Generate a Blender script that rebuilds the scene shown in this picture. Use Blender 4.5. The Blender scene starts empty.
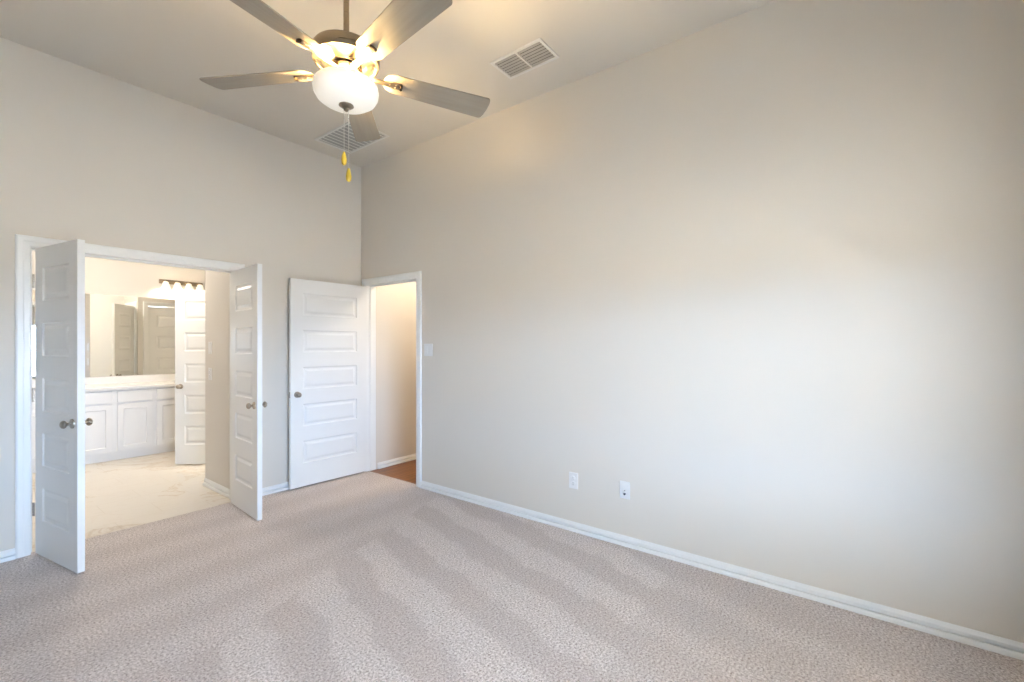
import bpy, bmesh, math, random
from mathutils import Vector, Matrix
random.seed(4)
sc = bpy.context.scene
COL = sc.collection
PI = math.pi

# ------------------------------------------------------------------ camera
cd = bpy.data.cameras.new('camera'); cam = bpy.data.objects.new('camera', cd); COL.objects.link(cam)
cd.sensor_width = 36.0; cd.sensor_fit = 'HORIZONTAL'
cd.lens = 449.0 / 1024 * 36.0
cd.shift_y = 4.0 / 1024
cd.clip_start = 0.05
cam.location = (0, 0, 1.38)
cam.rotation_euler = (PI / 2, 0, math.radians(37.2 - 90))
sc.camera = cam

# ------------------------------------------------------------------ light and exposure
SKY = 17.5            # daylight beyond the window
FAN_BULB = 20.0       # watts per bulb in the fan's bowl
VANITY_BULB = 1.5
BATH_CEILING = 21.0
HALL_LAMP = 15.0
WARM = (1.0, 0.70, 0.31)
sc.view_settings.view_transform = 'Standard'
sc.view_settings.look = 'None'
sc.view_settings.gamma = 1.0
sc.view_settings.use_curve_mapping = False
sc.view_settings.exposure = 1.4

w = bpy.data.worlds.new('daylight'); sc.world = w; w.use_nodes = True
nt = w.node_tree; nt.nodes.clear()
tc = nt.nodes.new('ShaderNodeTexCoord'); sx = nt.nodes.new('ShaderNodeSeparateXYZ')
rp = nt.nodes.new('ShaderNodeValToRGB'); mr = nt.nodes.new('ShaderNodeMapRange')
bg = nt.nodes.new('ShaderNodeBackground'); wo = nt.nodes.new('ShaderNodeOutputWorld')
nt.links.new(tc.outputs['Generated'], sx.inputs[0]); nt.links.new(sx.outputs['Z'], mr.inputs['Value'])
mr.inputs['From Min'].default_value = -1; mr.inputs['From Max'].default_value = 1
nt.links.new(mr.outputs[0], rp.inputs[0]); nt.links.new(rp.outputs[0], bg.inputs[0]); nt.links.new(bg.outputs[0], wo.inputs[0])
cr = rp.color_ramp
cr.elements[0].position = 0.0; cr.elements[0].color = (.11, .10, .09, 1)
cr.elements[1].position = 1.0; cr.elements[1].color = (.60, .78, 1.0, 1)
for p, c in ((.48, (.13, .125, .115, 1)), (.515, (.53, .75, 1.10, 1)), (.62, (.53, .76, 1.12, 1))):
    e = cr.elements.new(p); e.color = c
bg.inputs['Strength'].default_value = SKY
SUN = 52.0            # added sun behind the house; lights only the yard, for warm bounce indoors
sd = bpy.data.lights.new('sun', 'SUN'); sd.energy = SUN; sd.angle = math.radians(.53); sd.color = (1, .90, .74)
so = bpy.data.objects.new('sun', sd); COL.objects.link(so); so.location = (0, 12, 14); so.rotation_euler = (math.radians(-38), 0, math.radians(-8))

# ------------------------------------------------------------------ room numbers
XR, XL, YB, YN, ZC = 2.94, -0.75, 4.32, -0.83, 3.34     # right, left, back, near, ceiling
WT = 0.12
DX0, DX1, DH = 0.44, 1.675, 2.028                        # double doorway
EY0, EY1 = 3.400, 4.222                                  # bedroom entry doorway
WX0, WX1, WZ0, WZ1 = -0.15, 1.78, 0.57, 1.90              # bedroom window
VY = 7.60                                                # bathroom mirror wall

# ------------------------------------------------------------------ materials
def mat(name, color, rough=.5, metal=0.0, spec=.5, build=None, **kw):
    m = bpy.data.materials.new(name); m.use_nodes = True
    b = m.node_tree.nodes['Principled BSDF']
    b.inputs['Base Color'].default_value = (*color, 1)
    b.inputs['Roughness'].default_value = rough
    b.inputs['Metallic'].default_value = metal
    b.inputs['Specular IOR Level'].default_value = spec
    for k, v in kw.items(): b.inputs[k.replace('_', ' ')].default_value = v
    if build: build(m.node_tree, b)
    return m
def N(t, kind, **kw):
    n = t.nodes.new(kind)
    for k, v in kw.items():
        if k in n.inputs: n.inputs[k].default_value = v
        else: setattr(n, k, v)
    return n
def ramp(t, fac, stops):
    r = t.nodes.new('ShaderNodeValToRGB'); e = r.color_ramp.elements
    e[0].position, e[0].color = stops[0][0], (*stops[0][1], 1)
    e[1].position, e[1].color = stops[-1][0], (*stops[-1][1], 1)
    for p, c in stops[1:-1]:
        q = e.new(p); q.color = (*c, 1)
    t.links.new(fac, r.inputs[0]); return r.outputs[0]
def obj_co(t):
    return N(t, 'ShaderNodeTexCoord').outputs['Object']
def bump(t, b, h, strength, dist):
    n = N(t, 'ShaderNodeBump', Strength=strength, Distance=dist)
    t.links.new(h, n.inputs['Height']); t.links.new(n.outputs[0], b.inputs['Normal'])
def math_(t, op, a, b_=None, c=None, clamp=False):
    n = t.nodes.new('ShaderNodeMath'); n.operation = op; n.use_clamp = clamp
    for i, v in enumerate((a, b_, c)):
        if v is None: continue
        if isinstance(v, (int, float)): n.inputs[i].default_value = v
        else: t.links.new(v, n.inputs[i])
    return n.outputs[0]
def mixc(t, fac, a, b_):
    n = t.nodes.new('ShaderNodeMix'); n.data_type = 'RGBA'
    for i, v in ((0, fac), (6, a), (7, b_)):
        if isinstance(v, (int, float)): n.inputs[i].default_value = v
        elif isinstance(v, tuple): n.inputs[i].default_value = (*v, 1)
        else: t.links.new(v, n.inputs[i])
    return n.outputs[2]

def b_wall(t, b):       # fine orange-peel drywall texture
    n = N(t, 'ShaderNodeTexNoise', Scale=160.0, Detail=2.0)
    t.links.new(obj_co(t), n.inputs['Vector']); bump(t, b, n.outputs[0], .10, .002)
M_WALL = mat('warm_grey_wall_paint', (.70, .65, .575), .75, spec=.25, build=b_wall)
M_CEIL = mat('ceiling_paint', (.72, .675, .60), .8, spec=.2, build=b_wall)
M_BATHWALL = mat('bathroom_wall_paint', (.72, .685, .63), .75, spec=.25, build=b_wall)
def b_semi(t, b):
    n = N(t, 'ShaderNodeTexNoise', Scale=60.0, Detail=2.0)
    t.links.new(obj_co(t), n.inputs['Vector']); bump(t, b, n.outputs[0], .03, .001)
M_TRIM = mat('white_semigloss_trim', (.84, .84, .82), .35, build=b_semi)
M_DOOR = mat('white_door_paint', (.82, .82, .80), .38, build=b_semi)
M_CAB = mat('white_cabinet_paint', (.83, .82, .80), .4, build=b_semi)

def b_carpet(t, b):
    co = obj_co(t)
    sep = N(t, 'ShaderNodeSeparateXYZ'); t.links.new(co, sep.inputs[0])
    n1 = N(t, 'ShaderNodeTexNoise', Scale=210.0, Detail=4.0, Roughness=.75); t.links.new(co, n1.inputs['Vector'])
    n2 = N(t, 'ShaderNodeTexNoise', Scale=95.0, Detail=2.0, Roughness=.6); t.links.new(co, n2.inputs['Vector'])
    v = N(t, 'ShaderNodeTexVoronoi', Scale=120.0); t.links.new(co, v.inputs['Vector'])
    big = N(t, 'ShaderNodeTexNoise', Scale=2.6, Detail=3.0); t.links.new(co, big.inputs['Vector'])
    mid = N(t, 'ShaderNodeTexNoise', Scale=9.0, Detail=3.0); t.links.new(co, mid.inputs['Vector'])
    # brushed stripes left in the pile by the vacuum cleaner
    a = math.radians(14)
    u = math_(t, 'SUBTRACT', math_(t, 'MULTIPLY', sep.outputs['X'], math.cos(a)), math_(t, 'MULTIPLY', sep.outputs['Y'], math.sin(a)))
    wob = math_(t, 'ADD', math_(t, 'MULTIPLY', big.outputs[0], .20), math_(t, 'MULTIPLY', mid.outputs[0], .10))
    sA = math_(t, 'SINE', math_(t, 'MULTIPLY', math_(t, 'ADD', u, wob), 2 * PI / .40))
    sB = math_(t, 'SINE', math_(t, 'MULTIPLY', math_(t, 'ADD', sep.outputs['Y'], wob), 2 * PI / .42))
    edge = math_(t, 'ADD', sep.outputs['Y'], math_(t, 'MULTIPLY', wob, .8))
    edge = math_(t, 'SUBTRACT', edge, math_(t, 'MULTIPLY', sep.outputs['X'], .35))
    far = math_(t, 'GREATER_THAN', edge, 2.15)
    near = math_(t, 'LESS_THAN', sep.outputs['Y'], math_(t, 'ADD', .72, math_(t, 'MULTIPLY', wob, .9)))  # strip by the window wall; its shade is painted in as darker carpet
    s = math_(t, 'ADD', math_(t, 'MULTIPLY', sA, math_(t, 'SUBTRACT', 1.0, far)), math_(t, 'MULTIPLY', math_(t, 'MULTIPLY', sB, .22), far))
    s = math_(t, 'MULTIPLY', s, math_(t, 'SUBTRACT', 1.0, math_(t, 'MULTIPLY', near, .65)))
    band = math_(t, 'MULTIPLY_ADD', s, 1.3, .5, clamp=True)
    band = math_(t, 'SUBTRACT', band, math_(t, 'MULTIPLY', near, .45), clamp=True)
    band = math_(t, 'MULTIPLY', band, math_(t, 'MULTIPLY_ADD', mid.outputs[0], .9, .5), clamp=True)
    grain = math_(t, 'ADD', math_(t, 'MULTIPLY', n1.outputs[0], .5), math_(t, 'MULTIPLY', n2.outputs[0], .5))
    c = ramp(t, grain, [(.35, (.20, .155, .125)), (.44, (.54, .475, .44)), (.51, (.73, .66, .63)), (.60, (.96, .90, .87))])
    c = mixc(t, math_(t, 'MULTIPLY', math_(t, 'SUBTRACT', 1.0, band), .26), c, (.36, .29, .265))
    t.links.new(c, b.inputs['Base Color'])
    h = math_(t, 'ADD', math_(t, 'MULTIPLY', grain, 1.0), math_(t, 'MULTIPLY', v.outputs['Distance'], .5))
    bump(t, b, h, .6, .006)
M_CARPET = mat('pinkish_beige_cut_pile_carpet', (.5, .42, .38), 1.0, spec=.05, build=b_carpet)

def b_tile(t, b):
    co = obj_co(t)
    br = N(t, 'ShaderNodeTexBrick', Scale=1.0)
    br.inputs['Brick Width'].default_value = .61; br.inputs['Row Height'].default_value = .305
    br.inputs['Mortar Size'].default_value = .0022; br.offset = .5
    br.inputs['Color1'].default_value = (1, 1, 1, 1); br.inputs['Color2'].default_value = (.97, .97, .97, 1); br.inputs['Mortar'].default_value = (.88, .86, .82, 1)
    t.links.new(co, br.inputs['Vector'])
    n = N(t, 'ShaderNodeTexNoise', Scale=1.9, Detail=7.0, Roughness=.6, Distortion=1.6); t.links.new(co, n.inputs['Vector'])
    veins = math_(t, 'ABSOLUTE', math_(t, 'SUBTRACT', n.outputs[0], .5))
    n2 = N(t, 'ShaderNodeTexNoise', Scale=1.3, Detail=1.0); t.links.new(co, n2.inputs['Vector'])
    vm = math_(t, 'ADD', veins, math_(t, 'MULTIPLY', math_(t, 'GREATER_THAN', .50, n2.outputs[0]), .035))
    c = ramp(t, vm, [(.0, (.62, .52, .40)), (.02, (.72, .64, .53)), (.05, (.78, .72, .63))])
    m = t.nodes.new('ShaderNodeMix'); m.data_type = 'RGBA'; m.blend_type = 'MULTIPLY'; m.inputs[0].default_value = 1
    t.links.new(c, m.inputs[6]); t.links.new(br.outputs['Color'], m.inputs[7])
    t.links.new(m.outputs[2], b.inputs['Base Color'])
M_TILE = mat('cream_marble_look_tile', (.8, .75, .66), .3, build=b_tile)

def b_wood(t, b):
    co = obj_co(t)
    br = N(t, 'ShaderNodeTexBrick', Scale=1.0)
    br.inputs['Brick Width'].default_value = 1.1; br.inputs['Row Height'].default_value = .125; br.inputs['Mortar Size'].default_value = .0015
    br.inputs['Color1'].default_value = (.23, .085, .022, 1); br.inputs['Color2'].default_value = (.30, .12, .035, 1); br.inputs['Mortar'].default_value = (.05, .02, .01, 1)
    t.links.new(co, br.inputs['Vector'])
    mp = N(t, 'ShaderNodeMapping'); mp.inputs['Scale'].default_value = (3, 40, 1); t.links.new(co, mp.inputs[0])
    n = N(t, 'ShaderNodeTexNoise', Scale=1.0, Detail=5.0); t.links.new(mp.outputs[0], n.inputs['Vector'])
    m = t.nodes.new('ShaderNodeMix'); m.data_type = 'RGBA'; m.blend_type = 'MULTIPLY'; m.inputs[0].default_value = 1
    t.links.new(br.outputs['Color'], m.inputs[6]); t.links.new(ramp(t, n.outputs[0], [(.3, (.55, .5, .5)), (.7, (1.2, 1.2, 1.2))]), m.inputs[7])
    t.links.new(m.outputs[2], b.inputs['Base Color'])
M_WOOD = mat('red_brown_wood_floor', (.3, .12, .03), .35, build=b_wood)

def b_brushed(t, b):
    mp = N(t, 'ShaderNodeMapping'); mp.inputs['Scale'].default_value = (8, 8, 260); t.links.new(obj_co(t), mp.inputs[0])
    n = N(t, 'ShaderNodeTexNoise', Scale=1.0, Detail=3.0); t.links.new(mp.outputs[0], n.inputs['Vector'])
    t.links.new(ramp(t, n.outputs[0], [(.3, (.24,) * 3), (.7, (.40,) * 3)]), b.inputs['Roughness'])
M_NICKEL = mat('brushed_nickel', (.33, .27, .20), .3, 1.0, build=b_brushed)
M_BRONZE = mat('dark_bronze_metal', (.10, .07, .045), .4, 1.0, build=b_brushed)
M_KNOB = mat('satin_nickel', (.42, .37, .31), .22, 1.0, build=b_brushed)
M_HINGE = mat('hinge_nickel', (.42, .40, .37), .35, 1.0, build=b_brushed)
M_CHROME = mat('bright_chrome', (.75, .75, .76), .12, 1.0, build=b_brushed)
def b_blade(t, b):
    mp = N(t, 'ShaderNodeMapping'); mp.inputs['Scale'].default_value = (2.5, 55, 1); t.links.new(obj_co(t), mp.inputs[0])
    n = N(t, 'ShaderNodeTexNoise', Scale=1.0, Detail=6.0); t.links.new(mp.outputs[0], n.inputs['Vector'])
    t.links.new(ramp(t, n.outputs[0], [(.3, (.285, .24, .18)), (.7, (.33, .28, .21))]), b.inputs['Base Color'])
M_BLADE = mat('taupe_blade_laminate', (.42, .36, .28), .42, build=b_blade)
M_DARK = mat('vent_dark_cavity', (.05, .045, .04), .9, build=b_semi)
M_VENT = mat('vent_white_metal', (.76, .74, .70), .5, build=b_semi)
M_VENTSLAT = mat('vent_slat_grey', (.42, .40, .37), .5, build=b_semi)
M_RETURN = mat('return_cavity_grey', (.46, .455, .43), .9, build=b_semi)
M_PLATE = mat('white_plastic_plate', (.76, .755, .74), .35, build=b_semi)
M_SLOT = mat('dark_port', (.10, .10, .11), .5, build=b_semi)
M_FOB = mat('amber_wood_fob', (.62, .42, .04), .35, build=b_semi)
M_CHAIN = mat('pale_bead_chain', (.80, .78, .72), .3, .6, build=b_brushed)
M_COUNTER = mat('white_cultured_marble', (.88, .86, .82), .2, build=b_semi)
M_MIRROR = mat('mirror_silver', (.93, .93, .90), .0, 1.0)
M_CORE = mat('mirror_back_grey', (.3, .3, .3), .8, build=b_semi)

def glow(name, color, strength):
    m = mat(name, (.87, .83, .76), .3, build=lambda t, b: None)
    b = m.node_tree.nodes['Principled BSDF']
    b.inputs['Emission Color'].default_value = (*color, 1); b.inputs['Emission Strength'].default_value = strength
    return m
M_BOWL = glow('lit_alabaster_glass', (1.0, .88, .66), 0.12)
M_SHADE = glow('lit_frosted_shade', (1.0, .88, .66), .26)
M_DIFF = glow('lit_ceiling_diffuser', (1.0, .88, .68), 5.0)
def glass_mat():
    m = bpy.data.materials.new('window_glass'); m.use_nodes = True; t = m.node_tree; t.nodes.clear()
    o = N(t, 'ShaderNodeOutputMaterial'); mx = N(t, 'ShaderNodeMixShader'); mx.inputs[0].default_value = .06
    a = N(t, 'ShaderNodeBsdfTransparent'); g = N(t, 'ShaderNodeBsdfGlossy', Roughness=.02)
    t.links.new(a.outputs[0], mx.inputs[1]); t.links.new(g.outputs[0], mx.inputs[2]); t.links.new(mx.outputs[0], o.inputs[0])
    return m
M_GLASS = glass_mat()

# ------------------------------------------------------------------ helpers
def obj(name, bm, m, parent=None, smooth=False, bevel=0.0, loc=None, rot=None, segs=2):
    bmesh.ops.recalc_face_normals(bm, faces=bm.faces)
    me = bpy.data.meshes.new(name); bm.to_mesh(me); bm.free()
    me.materials.append(m)
    if smooth:
        me.polygons.foreach_set('use_smooth', [True] * len(me.polygons))
        me.set_sharp_from_angle(angle=math.radians(38))
    o = bpy.data.objects.new(name, me); COL.objects.link(o)
    if parent: o.parent = parent
    if loc: o.location = loc
    if rot: o.rotation_euler = rot
    if bevel:
        md = o.modifiers.new('bevel', 'BEVEL'); md.width = bevel; md.segments = segs; md.limit_method = 'ANGLE'; md.angle_limit = math.radians(40)
    return o
def empty(name, loc, rz=0.0):
    o = bpy.data.objects.new(name, None); COL.objects.link(o); o.location = loc; o.rotation_euler = (0, 0, rz)
    o.empty_display_size = .1
    return o
def tag(o, label, cat, group=None, kind=None):
    o['label'] = label; o['category'] = cat
    if group: o['group'] = group
    if kind: o['kind'] = kind
    return o
def box(bm, x0, x1, y0, y1, z0, z1, mtx=None):
    vs = [bm.verts.new((x, y, z)) for z in (z0, z1) for y in (y0, y1) for x in (x0, x1)]
    if mtx:
        for v in vs: v.co = mtx @ v.co
    for f in ((0, 1, 3, 2), (4, 6, 7, 5), (0, 4, 5, 1), (2, 3, 7, 6), (0, 2, 6, 4), (1, 5, 7, 3)):
        bm.faces.new([vs[i] for i in f])
def newbox(*a, mtx=None):
    bm = bmesh.new(); box(bm, *a, mtx=mtx); return bm
def lathe(bm, prof, segs=32, mtx=None, closed=True):
    """revolve [(r,z)...] round the local z axis"""
    rings = []
    for r, z in prof:
        if r < 1e-5: rings.append([bm.verts.new((0, 0, z))])
        else: rings.append([bm.verts.new((r * math.cos(2 * PI * k / segs), r * math.sin(2 * PI * k / segs), z)) for k in range(segs)])
    for a, b in zip(rings, rings[1:]):
        for k in range(segs):
            k2 = (k + 1) % segs
            if len(a) == 1 and len(b) == 1: continue
            if len(a) == 1: bm.faces.new((a[0], b[k], b[k2]))
            elif len(b) == 1: bm.faces.new((a[k], a[k2], b[0]))
            else: bm.faces.new((a[k], a[k2], b[k2], b[k]))
    if mtx:
        for ring in rings:
            for v in ring: v.co = mtx @ v.co
def tube(bm, pts, r, segs=8):
    pts = [Vector(p) for p in pts]; rings = []
    for i, p in enumerate(pts):
        d = (pts[min(i + 1, len(pts) - 1)] - pts[max(i - 1, 0)]).normalized()
        up = Vector((0, 0, 1)) if abs(d.z) < .9 else Vector((1, 0, 0))
        a = d.cross(up).normalized(); b = d.cross(a)
        rr = r[i] if isinstance(r, (list, tuple)) else r
        rings.append([bm.verts.new(p + (a * math.cos(2 * PI * k / segs) + b * math.sin(2 * PI * k / segs)) * rr) for k in range(segs)])
    for a, b in zip(rings, rings[1:]):
        for k in range(segs): bm.faces.new((a[k], a[(k + 1) % segs], b[(k + 1) % segs], b[k]))
    bm.faces.new(rings[0]); bm.faces.new(rings[-1][::-1])
def prism(bm, outline, z0, z1, mtx=None):
    lo = [bm.verts.new((x, y, z0)) for x, y in outline]; hi = [bm.verts.new((x, y, z1)) for x, y in outline]
    n = len(outline)
    bm.faces.new(lo[::-1]); bm.faces.new(hi)
    for i in range(n): bm.faces.new((lo[i], lo[(i + 1) % n], hi[(i + 1) % n], hi[i]))
    if mtx:
        for v in lo + hi: v.co = mtx @ v.co
def slab(axis, u0, u1, v0, v1, w0, w1, holes=()):
    """a wall / ceiling slab with rectangular holes. axis = thickness axis; (u,v) the other two in xyz order"""
    bm = bmesh.new()
    us = sorted({u0, u1, *[h[0] for h in holes], *[h[1] for h in holes]}); us = [u for u in us if u0 <= u <= u1]
    vs = sorted({v0, v1, *[h[2] for h in holes], *[h[3] for h in holes]}); vs = [v for v in vs if v0 <= v <= v1]
    cache = {}
    def V(i, j, k):
        key = (i, j, k)
        if key not in cache:
            c = [us[i], vs[j]]; c.insert(axis, (w0, w1)[k]); cache[key] = bm.verts.new(c)
        return cache[key]
    def solid(i, j):
        if not (0 <= i < len(us) - 1 and 0 <= j < len(vs) - 1): return False
        cu, cv = (us[i] + us[i + 1]) / 2, (vs[j] + vs[j + 1]) / 2
        return not any(h[0] < cu < h[1] and h[2] < cv < h[3] for h in holes)
    for i in range(len(us) - 1):
        for j in range(len(vs) - 1):
            if not solid(i, j): continue
            for k in (0, 1): bm.faces.new([V(i, j, k), V(i + 1, j, k), V(i + 1, j + 1, k), V(i, j + 1, k)])
            for di, dj, e in ((-1, 0, ((i, j), (i, j + 1))), (1, 0, ((i + 1, j), (i + 1, j + 1))), (0, -1, ((i, j), (i + 1, j))), (0, 1, ((i, j + 1), (i + 1, j + 1)))):
                if not solid(i + di, j + dj):
                    a, b = e; bm.faces.new([V(*a, 0), V(*b, 0), V(*b, 1), V(*a, 1)])
    return bm
def struct(name, bm, m, label=None, cat=None, **kw):
    o = obj(name, bm, m, **kw); o['kind'] = 'structure'
    if label: o['label'] = label; o['category'] = cat
    return o

# ------------------------------------------------------------------ large structure
struct('floor', newbox(XL, XR + .03, YN, YB + .03, -.08, 0), M_CARPET, 'pinkish beige cut pile carpet with vacuum stripes in bedroom', 'carpet')
struct('ceiling', slab(2, XL, XR, YN, YB, ZC, ZC + .1), M_CEIL, 'tall flat off-white bedroom ceiling', 'ceiling')
struct('wall_back', slab(1, XL - WT, XR + WT, -.08, ZC + .1, YB, YB + WT, [(DX0 - .02, DX1 + .02, -.09, DH + .02)]), M_WALL, 'warm grey bedroom wall with the double doorway to the bathroom', 'wall')
struct('wall_right', slab(0, YN - WT, YB, -.08, ZC + .1, XR, XR + WT, [(EY0 - .02, EY1 + .02, -.09, DH + .02)]), M_WALL, 'long warm grey bedroom wall with outlets and the hall doorway', 'wall')
struct('wall_left', slab(0, YN - WT, YB, -.08, ZC + .1, XL - WT, XL), M_WALL, 'warm grey bedroom wall left of the camera', 'wall')
struct('wall_near', slab(1, XL, XR, -.08, ZC + .1, YN - WT, YN, [(WX0, WX1, WZ0, WZ1)]), M_WALL, 'bedroom wall behind the camera holding the window', 'wall')
# bathroom shell
BXL, BXR, BC = -.30, 3.30, 2.75
NX, NY = 1.703, 5.10            # end corner of the short bathroom wall
JX, JY = 2.14, 5.90             # linen closet corner
struct('floor.001', newbox(BXL, BXR, YB + .03, VY, -.08, -.004), M_TILE, 'cream marble look tile floor in the bathroom', 'floor')
struct('ceiling.001', slab(2, BXL, BXR, YB + WT, VY, BC, BC + .1), M_CEIL, 'bathroom ceiling', 'ceiling')
struct('wall_mirror', slab(1, BXL, BXR, -.08, BC + .1, VY, VY + WT), M_BATHWALL, 'bright bathroom wall behind the vanity and mirror', 'wall')
struct('wall_bath_left', slab(0, YB + WT, VY + WT, -.08, BC + .1, BXL - WT, BXL), M_BATHWALL, 'bathroom wall left of the vanity', 'wall')
struct('wall_bath_right', slab(0, JY, VY + WT, -.08, BC + .1, BXR, BXR + WT), M_BATHWALL, 'bathroom wall right of the vanity', 'wall')
bm = slab(0, YB + WT, NY, -.08, BC + .1, NX, NX + WT)
struct('wall_bath_side', bm, M_BATHWALL, 'short cream bathroom wall with light switches right of the double doorway', 'wall')
struct('wall_linen', slab(1, NX + WT, JX, -.08, BC + .1, NY - WT, NY), M_BATHWALL, 'narrow bathroom wall next to the linen closet', 'wall')
struct('wall_linen_side', slab(0, NY - WT, JY, -.08, BC + .1, JX, JX + .1, [(NY + .17, JY - .10, -.09, DH + .02)]), M_BATHWALL, 'bathroom wall with the narrow linen closet doorway', 'wall')
struct('wall_closet', slab(1, JX + .1, BXR + WT, -.08, BC + .1, JY - WT, JY, [(2.26, 3.04, -.09, DH + .02)]), M_BATHWALL, 'bathroom wall with the closed closet door facing the mirror', 'wall')
struct('wall_linen_back', slab(0, NY - WT, JY - WT, -.08, BC + .1, JX + .62, JX + .68), M_BATHWALL, 'rear wall inside the linen closet', 'wall')
# hall shell
HX = 4.5
struct('floor.002', newbox(XR + .03, HX, 1.6, 4.222, -.08, -.004), M_WOOD, 'red-brown wood floor in the hall beyond the entry door', 'floor')
struct('wall_hall', slab(1, XR + WT, HX, -.08, 2.84, 4.222, 4.30), M_WALL, 'cream hall wall seen through the entry doorway', 'wall')
struct('wall_hall_far', slab(0, 1.6, 4.3, -.08, 2.84, HX, HX + .1), M_WALL, 'far hall wall', 'wall')
struct('wall_hall_end', slab(1, XR + WT, HX, -.08, 2.84, 1.5, 1.6), M_WALL, 'end wall of the hall', 'wall')
struct('ceiling.002', slab(2, XR + WT, HX, 1.6, 4.222, 2.74, 2.84), M_CEIL, 'hall ceiling', 'ceiling')

# ------------------------------------------------------------------ trim: baseboards and casings
BASE_P = [(0, 0), (.025, 0), (.025, .012), (.023, .019), (.018, .0240), (.003, .0245), (.003, .0300), (.013, .0305), (.013, .048), (.010, .054), (.006, .062), (.004, .066), (0, .066)]
def sweep_wall(prof, p0, p1, nrm):
    """profile (out, up) extruded from p0 to p1 (xy) standing off along nrm"""
    bm = bmesh.new(); n = Vector((nrm[0], nrm[1], 0))
    A = [bm.verts.new(Vector((*p0, 0)) + n * o + Vector((0, 0, z))) for o, z in prof]
    B = [bm.verts.new(Vector((*p1, 0)) + n * o + Vector((0, 0, z))) for o, z in prof]
    k = len(prof)
    for i in range(k): bm.faces.new((A[i], A[(i + 1) % k], B[(i + 1) % k], B[i]))
    bm.faces.new(A[::-1]); bm.faces.new(B)
    return bm
CW = .070
for side, p0, p1, n, lab in (
    ('right', (XR, YN), (XR, EY0 - CW), (-1, 0), 'long white baseboard along the right bedroom wall'),
    ('back', (DX1 + CW, YB), (XR, YB), (0, -1), 'white baseboard between the double doors and the entry door'),
    ('back.001', (XL, YB), (DX0 - CW, YB), (0, -1), 'white baseboard left of the double doorway'),
    ('left', (XL, YN), (XL, YB - .03), (1, 0), 'white baseboard along the left bedroom wall'),
    ('bath', (NX, YB + WT + .02), (NX, NY), (-1, 0), 'white baseboard on the short bathroom wall'),
    ('linen', (NX, NY), (JX - .02, NY), (0, 1), 'white baseboard beside the linen closet'),
    ('hall', (XR + WT + .02, 4.222), (HX, 4.222), (0, -1), 'white baseboard on the hall wall beyond the entry door')):
    struct('baseboard_' + side, sweep_wall(BASE_P, p0, p1, n), M_TRIM, lab, 'baseboard')

CAS_P = [(0, 0), (0, .010), (.006, .013), (.030, .014), (.036, .017), (.060, .018), (.068, .014), (CW, .012), (CW, 0)]
def casing(bm, a0, a1, h, face, nrm, axis, z0=0.0, prof=CAS_P):
    """U-shaped mitred casing; axis 0: opening runs in x on plane y=face; axis 1: opening runs in y on plane x=face"""
    rows = []
    for u, t in prof:
        pts = [(a0 - u, z0), (a0 - u, h + u), (a1 + u, h + u), (a1 + u, z0)]
        row = []
        for a, z in pts:
            c = (a, face + nrm * t, z) if axis == 0 else (face + nrm * t, a, z)
            row.append(bm.verts.new(c))
        rows.append(row)
    k = len(rows)
    for i in range(k):
        A, B = rows[i], rows[(i + 1) % k]
        for j in range(3): bm.faces.new((A[j], A[j + 1], B[j + 1], B[j]))
    bm.faces.new([r[0] for r in rows]); bm.faces.new([r[3] for r in rows][::-1])
def jamb(bm, a0, a1, h, f0, f1, axis, stop=None):
    def bx(al, ah, bl, bh, zl, zh):
        if axis == 0: box(bm, al, ah, bl, bh, zl, zh)
        else: box(bm, bl, bh, al, ah, zl, zh)
    bx(a0 - .0199, a0, f0, f1, 0, h + .0199); bx(a1, a1 + .0199, f0, f1, 0, h + .0199); bx(a0, a1, f0, f1, h, h + .0199)
    if stop:
        s0, s1 = stop
        bx(a0, a0 + .011, s0, s1, 0, h); bx(a1 - .011, a1, s0, s1, 0, h); bx(a0 + .011, a1 - .011, s0, s1, h - .011, h)
bm = bmesh.new()
casing(bm, DX0, DX1, DH, YB, -1, 0); casing(bm, DX0, DX1, DH, YB + WT, 1, 0); jamb(bm, DX0, DX1, DH, YB, YB + WT, 0, (YB + .04, YB + .075))
tr1 = struct('trim_1', bm, M_TRIM, 'white casing and jamb around the double doorway to the bathroom', 'door frame')
bm = bmesh.new()
casing(bm, EY0, EY1, DH, XR, -1, 1)
jamb(bm, EY0, EY1, DH, XR, XR + WT, 1, (XR + .04, XR + .075))
tr2 = struct('trim_2', bm, M_TRIM, 'white casing and jamb around the hall entry doorway', 'door frame')
obj('strike_plate', newbox(XR + .008, XR + .034, EY0 - .0005, EY0 + .0015, .885, .945), M_HINGE, tr2)
bm = bmesh.new()
casing(bm, 2.28, 3.02, DH, JY, 1, 0); jamb(bm, 2.28, 3.02, DH, JY - WT, JY, 0)
struct('trim_3', bm, M_TRIM, 'white casing of the closed closet door reflected in the mirror', 'door frame')
bm = bmesh.new()
jamb(bm, NY + .19, JY - .12, DH, JX, JX + .1, 1)
casing(bm, NY + .19, JY - .12, DH, JX, -1, 1)
struct('trim_4', bm, M_TRIM, 'white casing of the narrow linen closet doorway', 'door frame')

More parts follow.
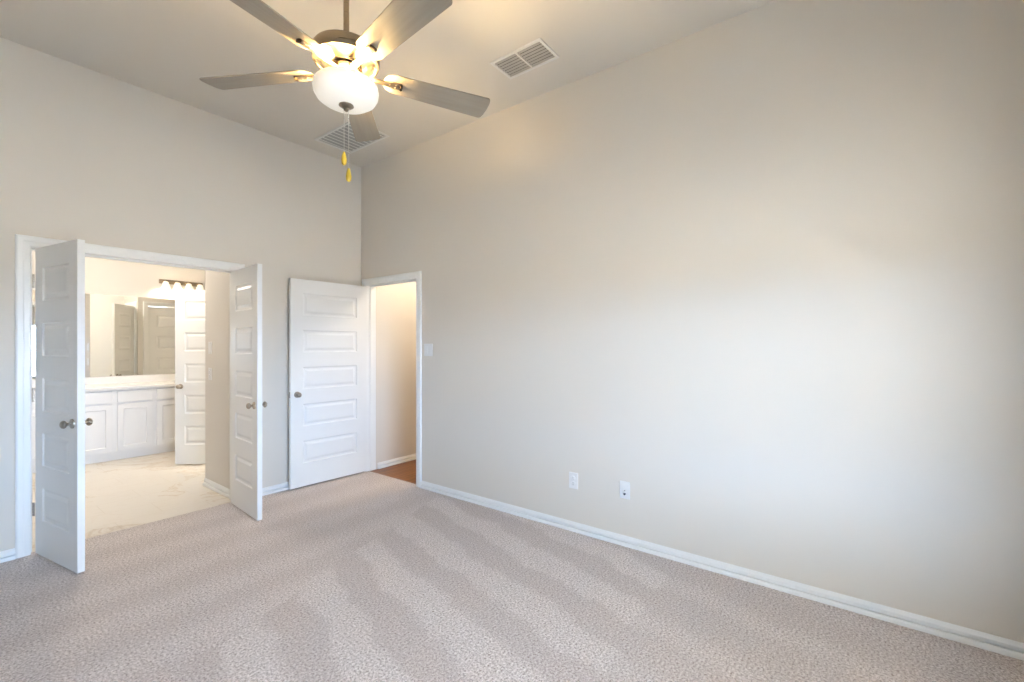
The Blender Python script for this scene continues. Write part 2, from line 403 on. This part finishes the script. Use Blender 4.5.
# ------------------------------------------------------------------ panel doors
PANELS = [.345, .702, 1.059, 1.416, 1.773]; PHALF = .107
def panel_face(bm, w, h0, h1, stile, y, s):
    """one face of a five panel door at local y, outward direction s"""
    us = [0, stile, w - stile, w]; vs = [h0]
    for c in PANELS: vs += [c - PHALF, c + PHALF]
    vs.append(h1); G = {}
    def V(i, j):
        if (i, j) not in G: G[i, j] = bm.verts.new((us[i], y, vs[j]))
        return G[i, j]
    for i in range(3):
        for j in range(len(vs) - 1):
            if i == 1 and j % 2 == 1:
                prev = [V(1, j), V(2, j), V(2, j + 1), V(1, j + 1)]
                for ins, dep in ((.006, .007), (.014, .0085), (.022, .0085), (.040, .0025), (.044, .0018)):
                    ring = [bm.verts.new((us[1] + ins, y - s * dep, vs[j] + ins)), bm.verts.new((us[2] - ins, y - s * dep, vs[j] + ins)),
                            bm.verts.new((us[2] - ins, y - s * dep, vs[j + 1] - ins)), bm.verts.new((us[1] + ins, y - s * dep, vs[j + 1] - ins))]
                    for k in range(4): bm.faces.new((prev[k], prev[(k + 1) % 4], ring[(k + 1) % 4], ring[k]))
                    prev = ring
                bm.faces.new(prev)
            else:
                bm.faces.new((V(i, j), V(i + 1, j), V(i + 1, j + 1), V(i, j + 1)))
    return [V(0, j) for j in range(len(vs))], [V(3, j) for j in range(len(vs))], [V(i, 0) for i in range(4)], [V(i, len(vs) - 1) for i in range(4)]
def door_mesh(w, stile, h0=.014, h1=2.014, t=.035):
    bm = bmesh.new()
    A = panel_face(bm, w, h0, h1, stile, -t / 2, -1); B = panel_face(bm, w, h0, h1, stile, t / 2, 1)
    for ea, eb in zip(A, B):
        for k in range(len(ea) - 1): bm.faces.new((ea[k], ea[k + 1], eb[k + 1], eb[k]))
    return bm
KNOB = [(0, .062), (.012, .0615), (.021, .057), (.0262, .049), (.0265, .043), (.022, .036), (.013, .031), (.010, .026), (.010, .012), (.020, .010), (.030, .008), (.032, .004), (.032, 0), (0, 0)]
def door(name, x, y, rz, w, stile, label, hinge_side=1, knob_mat=M_KNOB, knobs=(1, -1), hinges=True, t=.035, kz=.905, latch=True):
    """hinge edge at (x,y); leaf runs along local +x rotated by rz"""
    o = obj(name, door_mesh(w, stile, t=t), M_DOOR, None)
    o.location = (x, y, 0); o.rotation_euler = (0, 0, rz)
    o['kind'] = 'structure'; o['label'] = label; o['category'] = 'door'
    for s in knobs:
        bm = bmesh.new(); lathe(bm, KNOB, 28, Matrix.Translation((w - .062, s * t / 2, kz)) @ Matrix.Rotation(-s * PI / 2, 4, 'X') @ Matrix.Scale(.92, 4))
        obj('door_knob', bm, knob_mat, o, smooth=True)
    if latch: obj('latch_plate', newbox(w - .0003, w + .0012, -.0125, .0125, kz - .028, kz + .028), M_HINGE, o)
    hs0 = hinge_side * (t / 2 + .004) - .0015
    if hinges:
        for z in (.30, 1.05, 1.80):
            bm = bmesh.new(); box(bm, -.014, .0006, hs0, hs0 + .003, z - .045, z + .045)
            hs = hinge_side * (t / 2 + .005)
            for k in range(5): lathe(bm, [(0, z - .045 + k * .018 + .001), (.0055, z - .045 + k * .018 + .001), (.0055, z - .027 + k * .018 - .001), (0, z - .027 + k * .018 - .001)], 12, Matrix.Translation((-.012, hs, 0)))
            obj('hinge', bm, M_HINGE, o, smooth=True)
    return o
def ang(dx, dy): return math.atan2(dy, dx)
# double doors: hinge pivots on the bedroom face of the jamb
a1 = math.radians(-79.4)
d1 = door('door_1', DX0 + .034, YB - .035, a1, .60, .110, 'left white five panel leaf of the double doors, swung open into the bedroom', -1, latch=False)
a2 = math.radians(-94)
d2 = door('door_2', 1.643, YB - .032, a2, .605, .110, 'right white five panel leaf of the double doors, swung open beside the grey wall', 1, latch=False)
a3 = ang(-.82, .028)
d3 = door('door_3', XR - .010, EY1 + .001, a3, .815, .118, 'wide white five panel entry door folded back against the corner wall', -1, knob_mat=M_KNOB, knobs=(1,))
a4 = ang(-.64, .766)
d4 = door('door_4', 2.105, 5.808, a4, .51, .105, 'white door with small knob standing ajar inside the bathroom', 1, latch=False)
d5 = door('door_5', 2.283, JY - .03, 0, .734, .112, 'closed white closet door visible only in the bathroom mirror', -1, knob_mat=M_CHROME, hinges=False)

# ------------------------------------------------------------------ bedroom window behind the camera
bm = bmesh.new()
yo, yi = YN - WT, YN
FW = .05
box(bm, WX0, WX1, yo + .02, yo + .07, WZ0, WZ0 + FW); box(bm, WX0, WX1, yo + .02, yo + .07, WZ1 - FW, WZ1)
for x in (WX0, (WX0 + WX1) / 2 - .035, WX1 - FW): box(bm, x, x + (.07 if x > WX0 and x < WX1 - .1 else FW), yo + .02, yo + .07, WZ0 + FW, WZ1 - FW)
zm = 1.25
for xa, xb in ((WX0 + FW, (WX0 + WX1) / 2 - .035), ((WX0 + WX1) / 2 + .035, WX1 - FW)): box(bm, xa, xb, yo + .025, yo + .065, zm - .02, zm + .02)
win = struct('window_1', bm, M_TRIM, 'white framed bedroom window reflected in the bathroom mirror', 'window')
for xa, xb in ((WX0 + FW, (WX0 + WX1) / 2 - .035), ((WX0 + WX1) / 2 + .035, WX1 - FW)):
    for za, zb in ((WZ0 + FW, zm - .02), (zm + .02, WZ1 - FW)): obj('pane', newbox(xa, xb, yo + .043, yo + .047, za, zb), M_GLASS, win)
obj('window_sill', newbox(WX0 - .04, WX1 + .04, YN - .05, YN + .03, WZ0 - .022, WZ0), M_TRIM, win, bevel=.003)
ld = bpy.data.lights.new('window_portal', 'AREA'); ld.shape = 'RECTANGLE'; ld.size = WX1 - WX0; ld.size_y = WZ1 - WZ0; ld.cycles.is_portal = True
lp = bpy.data.objects.new('window_portal', ld); COL.objects.link(lp); lp.parent = win
lp.location = ((WX0 + WX1) / 2, yo + .01, (WZ0 + WZ1) / 2); lp.rotation_euler = (PI / 2, 0, 0)

M_CONC = mat('patio_concrete', (.44, .41, .37), .9, build=b_wall)
struct('ground', newbox(-14, 16, -26, YN - WT - .02, -.25, -.12), M_CONC, 'concrete patio ground outside the bedroom window', 'ground')
struct('sky_blocker_roof', newbox(-3, 6, YN - WT - 3.2, YN - WT - .01, 2.36, 2.50), M_CEIL, 'unseen roof slab added outside the bedroom window to block high sky', 'roof')  # unseen slab added to cut off high sky and keep the near floor dark

# ------------------------------------------------------------------ ceiling fan
FX, FY = 1.108, 1.736
ZB = 2.557                    # blade plane
fan = empty('ceiling_fan', (FX, FY, ZC))
tag(fan, 'brushed nickel ceiling fan with five taupe blades and lit glass bowl', 'ceiling fan')
def fz(z): return z - ZC
PH_ = 2.076
bm = bmesh.new(); lathe(bm, [(0, fz(3.24)), (.02, fz(3.24)), (.055, fz(3.262)), (.068, fz(3.30)), (.070, fz(3.33)), (0, fz(3.33))], 40)
obj('canopy', bm, M_NICKEL, fan, smooth=True)
bm = bmesh.new(); lathe(bm, [(0, fz(2.66)), (.012, fz(2.66)), (.012, fz(3.25)), (0, fz(3.25))], 20)
obj('downrod', bm, M_NICKEL, fan, smooth=True)
bm = bmesh.new()
lathe(bm, [(0, fz(2.672)), (.022, fz(2.672)), (.026, fz(2.658)), (.060, fz(2.654)), (.112, fz(2.652)), (.131, fz(2.646)), (.138, fz(2.635)), (.138, fz(2.597)), (.135, fz(2.591)),
           (.126, fz(2.590)), (.120, fz(2.594)), (.112, fz(2.594)), (.064, fz(2.583)), (.060, fz(2.578)), (0, fz(2.578))], 64)
mh = obj('motor_housing', bm, M_NICKEL, fan, smooth=True)
for k in range(5):
    a = PH_ + (k + .5) * 2 * PI / 5
    bm = bmesh.new(); prism(bm, [(.066, .007), (.066, -.007), (.118, -.013), (.118, .013)], -.0012, .0012, Matrix.Translation((0, 0, fz(2.587) - .0160)) @ Matrix.Rotation(-.225, 4, 'Y'))
    bmesh.ops.rotate(bm, cent=(0, 0, 0), matrix=Matrix.Rotation(a, 3, 'Z'), verts=bm.verts)
    obj('housing_gap_strip', bm, M_BRONZE, mh)  # dark strips standing in for the shaded radial gaps of the underside
bm = bmesh.new()
lathe(bm, [(0, fz(2.580)), (.052, fz(2.580)), (.056, fz(2.572)), (.062, fz(2.569)), (.066, fz(2.562)), (.062, fz(2.556)), (.060, fz(2.553)), (.050, fz(2.545)), (.050, fz(2.528)), (0, fz(2.528))], 56)
obj('flywheel', bm, M_BRONZE, fan, smooth=True)
bm = bmesh.new(); lathe(bm, [(0, fz(2.530)), (.050, fz(2.530)), (.054, fz(2.518)), (.046, fz(2.512)), (.046, fz(2.488)), (.052, fz(2.484)), (.012, fz(2.480)), (.010, fz(2.415)), (0, fz(2.415))], 40)
obj('light_fitter', bm, M_NICKEL, fan, smooth=True)
# glass bowl, a shell open at the top
R0 = .150
outer = [(.122, 2.502), (.131, 2.494), (.1345, 2.478), (.132, 2.458), (.121, 2.438), (.100, 2.423), (.070, 2.4145), (.035, 2.411), (0, 2.410)]
inner = [(max(0, r - .004), z + .004) for r, z in outer]
bm = bmesh.new(); lathe(bm, [(r, fz(z)) for r, z in outer] + [(r, fz(z)) for r, z in inner[::-1]] + [(outer[0][0], fz(outer[0][1]))], 56)
bmesh.ops.remove_doubles(bm, verts=bm.verts, dist=1e-6)
gb = obj('glass_bowl', bm, M_BOWL, fan, smooth=True); gb['label'] = 'glowing cream alabaster glass bowl shade'
bm = bmesh.new(); lathe(bm, [(0, fz(2.416)), (.030, fz(2.413)), (.031, fz(2.408)), (.023, fz(2.402)), (.012, fz(2.398)), (.011, fz(2.390)), (.005, fz(2.385)), (0, fz(2.384))], 28)
obj('finial', bm, M_NICKEL, fan, smooth=True)
# blades
BL, BI = .662, .156
def blade_outline():
    pts = []
    wi, wo = .056, .070
    pts += [(BI + .055, wi)]
    for k in range(1, 8):
        a = PI / 2 + PI * k / 8
        pts.append((BI + .055 + .055 * math.cos(a), wi * math.sin(a)))
    pts += [(BI + .055, -wi)]
    pts += [(.40, -.062), (BL - .022, -wo)]
    for k in range(1, 5): a = -PI / 2 + PI / 2 * k / 5; pts.append((BL - .022 + .016 * math.cos(a), -wo + .016 + .016 * math.sin(a)))
    pts += [(BL - .002, -wo + .03), (BL, 0), (BL - .002, wo - .03)]
    for k in range(1, 5): a = PI / 2 * k / 5; pts.append((BL - .022 + .016 * math.cos(a), wo - .016 + .016 * math.sin(a)))
    pts += [(BL - .022, wo), (.40, .062)]
    return pts
PITCH = math.radians(-12)
PH = 2.076
for k in range(5):
    a = PH + k * 2 * PI / 5
    piv = Matrix.Rotation(PITCH, 4, 'X')
    bm = bmesh.new(); prism(bm, blade_outline(), -.003, .003, piv)
    b_ = obj('blade', bm, M_BLADE, fan, bevel=.0012)
    b_.location = (0, 0, fz(ZB)); b_.rotation_euler = (0, 0, a)
    # blade iron: arm from the flywheel, pad under the blade, three screws
    bm = bmesh.new()
    arm = [(.055, .015), (.100, .013), (.155, .012), (.175, .013), (.200, .018), (.225, .018), (.231, .012), (.231, -.012), (.225, -.018), (.200, -.018), (.175, -.013), (.155, -.012), (.100, -.013), (.055, -.015)]
    prism(bm, arm, -.011, -.0045, piv)
    ir = obj('blade_iron', bm, M_NICKEL, b_, bevel=.002)
    bm = bmesh.new()
    slot = [(.235 + .006 * math.cos(t), .016 * math.sin(t)) for t in [2 * PI * q / 16 for q in range(16)]]
    prism(bm, slot, -.017, -.0045, piv)
    obj('iron_end_cap', bm, M_BRONZE, b_, bevel=.001)
    for sx_, sy_ in ((.185, 0), (.212, .009), (.212, -.009)):
        bm = bmesh.new(); lathe(bm, [(0, -.0135), (.0035, -.013), (.0045, -.011), (0, -.011)], 10, piv @ Matrix.Translation((sx_, sy_, 0)))
        obj('screw', bm, M_NICKEL, b_, smooth=True)
# pull chains hanging from the fitter through the finial plate
cr_ = Vector((math.sin(math.radians(37.2)), -math.cos(math.radians(37.2)), 0))
for off, zend, zf in ((-.010, 2.21, 2.183), (.010, 2.14, 2.112)):
    p = cr_ * off
    bm = bmesh.new()
    tube(bm, [(p.x, p.y, fz(2.402)), (p.x, p.y, fz(zf + .02))], .0011, 6)
    for q in range(int((2.40 - zf) / .0065)):
        bmesh.ops.create_icosphere(bm, subdivisions=1, radius=.0021, matrix=Matrix.Translation((p.x, p.y, fz(2.40 - q * .0065))))
    ch = obj('pull_chain', bm, M_CHAIN, fan, smooth=True)
    bm = bmesh.new(); lathe(bm, [(0, .030), (.004, .028), (.0085, .012), (.0115, -.008), (.010, -.022), (.005, -.029), (0, -.030)], 20, Matrix.Translation((p.x, p.y, fz(zf))))
    obj('chain_fob', bm, M_FOB, ch, smooth=True)
for k in range(3):
    a = 2 * PI * k / 3 + .5
    l = bpy.data.lights.new('fan_bulb', 'POINT'); l.energy = FAN_BULB; l.color = WARM; l.shadow_soft_size = .022
    o = bpy.data.objects.new('fan_bulb', l); COL.objects.link(o); o.parent = fan
    o.location = (.090 * math.cos(a), .090 * math.sin(a), fz(2.474))

# ------------------------------------------------------------------ ceiling vents
def vent(name, x0, x1, y0, y1, label, nslat, slat_axis, halves, frame=.022, slatm=M_VENTSLAT, cavm=M_DARK, tilt=35, sw=.016):
    e = empty(name, ((x0 + x1) / 2, (y0 + y1) / 2, ZC)); tag(e, label, 'vent')
    X0, X1, Y0, Y1 = [v for v in (x0 - e.location.x, x1 - e.location.x, y0 - e.location.y, y1 - e.location.y)]
    bm = slab(2, X0, X1, Y0, Y1, -.010, 0, [(X0 + frame, X1 - frame, Y0 + frame, Y1 - frame)])
    obj('frame', bm, M_VENT, e, bevel=.004)
    obj('backing', newbox(X0 + frame * .8, X1 - frame * .8, Y0 + frame * .8, Y1 - frame * .8, -.0015, 0), cavm, e)  # flat sheet; its colour stands in for the shaded cavity behind the louvers
    ix0, ix1, iy0, iy1 = X0 + frame, X1 - frame, Y0 + frame, Y1 - frame
    if halves:
        for h in range(1, halves):
            if slat_axis == 'y':
                c = iy0 + (iy1 - iy0) * h / halves; obj('divider', newbox(ix0, ix1, c - .006, c + .006, -.011, -.001), M_VENT, e)
            else:
                c = ix0 + (ix1 - ix0) * h / halves; obj('divider', newbox(c - .004, c + .004, iy0, iy1, -.011, -.001), M_VENT, e)
    for k in range(nslat):
        f = (k + .5) / nslat
        if slat_axis == 'y':
            c = ix0 + (ix1 - ix0) * f
            m = Matrix.Translation((c, 0, -.006)) @ Matrix.Rotation(math.radians(tilt), 4, 'Y')
            bm = newbox(-sw / 2, sw / 2, iy0, iy1, -.0006, .0006, mtx=m)
        else:
            c = iy0 + (iy1 - iy0) * f
            m = Matrix.Translation((0, c, -.006)) @ Matrix.Rotation(math.radians(tilt), 4, 'X')
            bm = newbox(ix0, ix1, -sw / 2, sw / 2, -.0006, .0006, mtx=m)
        obj('louver', bm, slatm, e)
    return e
vent('ceiling_vent', 2.385, 2.625, 1.585, 2.005, 'small supply vent on the ceiling with dark louvers in two halves', 7, 'y', 2, tilt=38, sw=.015)
vent('ceiling_vent', 2.265, 2.655, 3.455, 4.085, 'large square return air grille on the ceiling behind the fan', 10, 'x', 0, frame=.025, slatm=M_VENT, cavm=M_RETURN, tilt=12, sw=.024)

# ------------------------------------------------------------------ wall plates
def plate(name, pos, nrm, wid, hei, label, cat, kind, group=None):
    """local x along wall, y outward, z up"""
    rz = math.atan2(nrm[1], nrm[0]) - PI / 2
    e = empty(name, pos, rz); tag(e, label, cat, group)
    bm = newbox(-wid / 2, wid / 2, 0, .006, -hei / 2, hei / 2); obj('cover_plate', bm, M_PLATE, e, bevel=.003)
    if kind == 'switch':
        n = round(wid / .058) - (1 if wid < .1 else 0); n = max(1, n)
        for k in range(n):
            x = (k - (n - 1) / 2) * .046
            obj('rocker', newbox(x - .016, x + .016, .004, .0085, -.033, .033, mtx=Matrix.Rotation(math.radians(2), 4, 'X')), M_PLATE, e, bevel=.001)
    elif kind == 'outlet':
        for z in (.020, -.020):
            bm = bmesh.new(); lathe(bm, [(0, 0), (.0165, 0), (.0165, .0025), (.015, .0035), (0, .0035)], 24, Matrix.Translation((0, .0055, z)) @ Matrix.Rotation(-PI / 2, 4, 'X'))
            s = obj('receptacle', bm, M_PLATE, e, smooth=True)
            bm = bmesh.new()
            for x in (-.006, .006): box(bm, x - .001, x + .001, .0089, .0093, z + .001, z + .009)
            lathe(bm, [(0, 0), (.0022, 0), (.0022, .0004), (0, .0004)], 10, Matrix.Translation((0, .0089, z - .007)) @ Matrix.Rotation(-PI / 2, 4, 'X'))
            obj('slots', bm, M_SLOT, s)
    elif kind == 'data':
        for z, r in ((-.004, .0045), (-.026, .0075)):
            bm = bmesh.new(); lathe(bm, [(0, 0), (r, 0), (r, .003 if r < .006 else .007), (r * .5, .007 if r < .006 else .009), (0, .006)], 16, Matrix.Translation((0, .0055, z)) @ Matrix.Rotation(-PI / 2, 4, 'X'))
            obj('port', bm, M_SLOT if r > .006 else M_HINGE, e, smooth=True)
plate('wall_outlet', (XR, 1.655, .372), (-1, 0), .075, .120, 'white wall outlet low on the right wall, nearer the entry door', 'outlet', 'outlet')
plate('wall_jack', (XR, 1.252, .380), (-1, 0), .075, .120, 'white wall jack plate with dark port low on the right wall', 'wall jack', 'data')
plate('light_switch', (XR, 3.232, 1.333), (-1, 0), .115, .117, 'white double light switch on the wall beside the entry doorway', 'light switch', 'switch')
plate('light_switch', (NX, 4.972, 1.351), (-1, 0), .075, .117, 'upper white light switch on the short bathroom wall', 'light switch', 'switch')
plate('wall_outlet', (NX, 4.972, 1.098), (-1, 0), .075, .117, 'white outlet below the light switch on the bathroom wall', 'outlet', 'outlet')

# ------------------------------------------------------------------ bathroom vanity
VX0, BAY, NB = .25, .385, 6
VX1 = VX0 + BAY * NB
VF = 7.04
van = empty('bathroom_vanity', ((VX0 + VX1) / 2, (VF + VY) / 2, 0)); tag(van, 'long white bathroom vanity cabinet with recessed panel doors', 'vanity')
ox, oy = van.location.x, van.location.y
bm = newbox(VX0 - ox, VX1 - ox, VF - oy, VY - .004 - oy, .055, .845); box(bm, VX0 + .004 - ox, VX1 - .004 - ox, VF + .008 - oy, VY - .004 - oy, 0, .055)
obj('cabinet_body', bm, M_CAB, van)
def shaker(x0, x1, z0, z1, fr, y):
    bm = bmesh.new(); t = .018
    o = [bm.verts.new((x, y, z)) for x, z in ((x0, z0), (x1, z0), (x1, z1), (x0, z1))]
    f = [bm.verts.new((x, y - t, z)) for x, z in ((x0, z0), (x1, z0), (x1, z1), (x0, z1))]
    for k in range(4): bm.faces.new((o[k], o[(k + 1) % 4], f[(k + 1) % 4], f[k]))
    bm.faces.new(o); prev = f
    for ins, dep in (((fr, 0), (fr + .006, .009)) if fr else ()):
        ring = [bm.verts.new((x, y - t + dep, z)) for x, z in ((x0 + ins, z0 + ins), (x1 - ins, z0 + ins), (x1 - ins, z1 - ins), (x0 + ins, z1 - ins))]
        for k in range(4): bm.faces.new((prev[k], prev[(k + 1) % 4], ring[(k + 1) % 4], ring[k]))
        prev = ring
    bm.faces.new(prev); return bm
for k in range(NB):
    xa, xb = VX0 + BAY * k + .022 - ox, VX0 + BAY * (k + 1) - .022 - ox
    obj('door', shaker(xa, xb, .105, .668, .058, VF - oy), M_CAB, van, bevel=.0012)
    obj('drawer_front', shaker(xa, xb, .692, .828, 0, VF - oy), M_CAB, van, bevel=.003)
ct = obj('countertop', newbox(VX0 - .01, VX1 + .01, VF - .035, VY, .845, .882), M_COUNTER, None, bevel=.004)
tag(ct, 'white cultured marble countertop on the bathroom vanity', 'countertop')
obj('backsplash', newbox(VX0 - .01, VX1 + .01, VY - .02, VY, .882, .975), M_COUNTER, ct, bevel=.002)
mir = obj('wall_mirror_glass', newbox(.45, 2.60, VY - .006, VY - .001, .98, 2.02), M_MIRROR)
mir.name = 'vanity_mirror'
tag(mir, 'wide frameless mirror above the bathroom vanity reflecting white doors', 'mirror')
vl = empty('vanity_light', (2.24, VY, 2.24)); tag(vl, 'wall light bar with four glowing glass shades above the mirror', 'wall light')
obj('back_plate', newbox(-.26, .26, -.022, 0, -.012, .045), M_NICKEL, vl, bevel=.004)
for k in range(4):
    x = (k - 1.5) * .135
    bm = bmesh.new(); tube(bm, [(x, -.02, .015), (x, -.06, .03), (x, -.085, .02), (x, -.085, 0)], .007, 8); obj('arm', bm, M_NICKEL, vl, smooth=True)
    bm = bmesh.new(); lathe(bm, [(.022, .012), (.030, .004), (.040, -.030), (.052, -.075), (.049, -.075), (.037, -.030), (.027, .002), (.022, .012)], 24, Matrix.Translation((x, -.085, 0)))
    sh = obj('glass_shade', bm, M_SHADE, vl, smooth=True)
    l = bpy.data.lights.new('vanity_bulb', 'POINT'); l.energy = VANITY_BULB; l.color = (1, .86, .68); l.shadow_soft_size = .025
    o = bpy.data.objects.new('vanity_bulb', l); COL.objects.link(o); o.parent = vl; o.location = (x, -.085, -.05)
# flush ceiling lamps (bathroom and hall), each with its light
def flush(x, y, z, energy, label, color):
    e = empty('ceiling_lamp', (x, y, z)); tag(e, label, 'ceiling lamp')
    bm = bmesh.new(); lathe(bm, [(0, 0), (.16, 0), (.16, -.015), (.15, -.02), (0, -.02)], 32); obj('lamp_base', bm, M_NICKEL, e, smooth=True)
    bm = bmesh.new(); lathe(bm, [(.145, -.02), (.135, -.05), (.09, -.075), (0, -.085)], 32); obj('diffuser', bm, M_DIFF, e, smooth=True)
    l = bpy.data.lights.new('ceiling_bulb', 'POINT'); l.shadow_soft_size = .08; l.energy = energy; l.color = color
    o = bpy.data.objects.new('ceiling_bulb', l); COL.objects.link(o); o.parent = e; o.location = (0, 0, -.18)
    return e
flush(1.2, 6.1, BC, BATH_CEILING, 'round flush ceiling lamp in the bathroom above the tile floor', (1, .92, .83))
flush(3.75, 3.35, 2.74, HALL_LAMP, 'round flush ceiling lamp in the hall', (1, .86, .70))
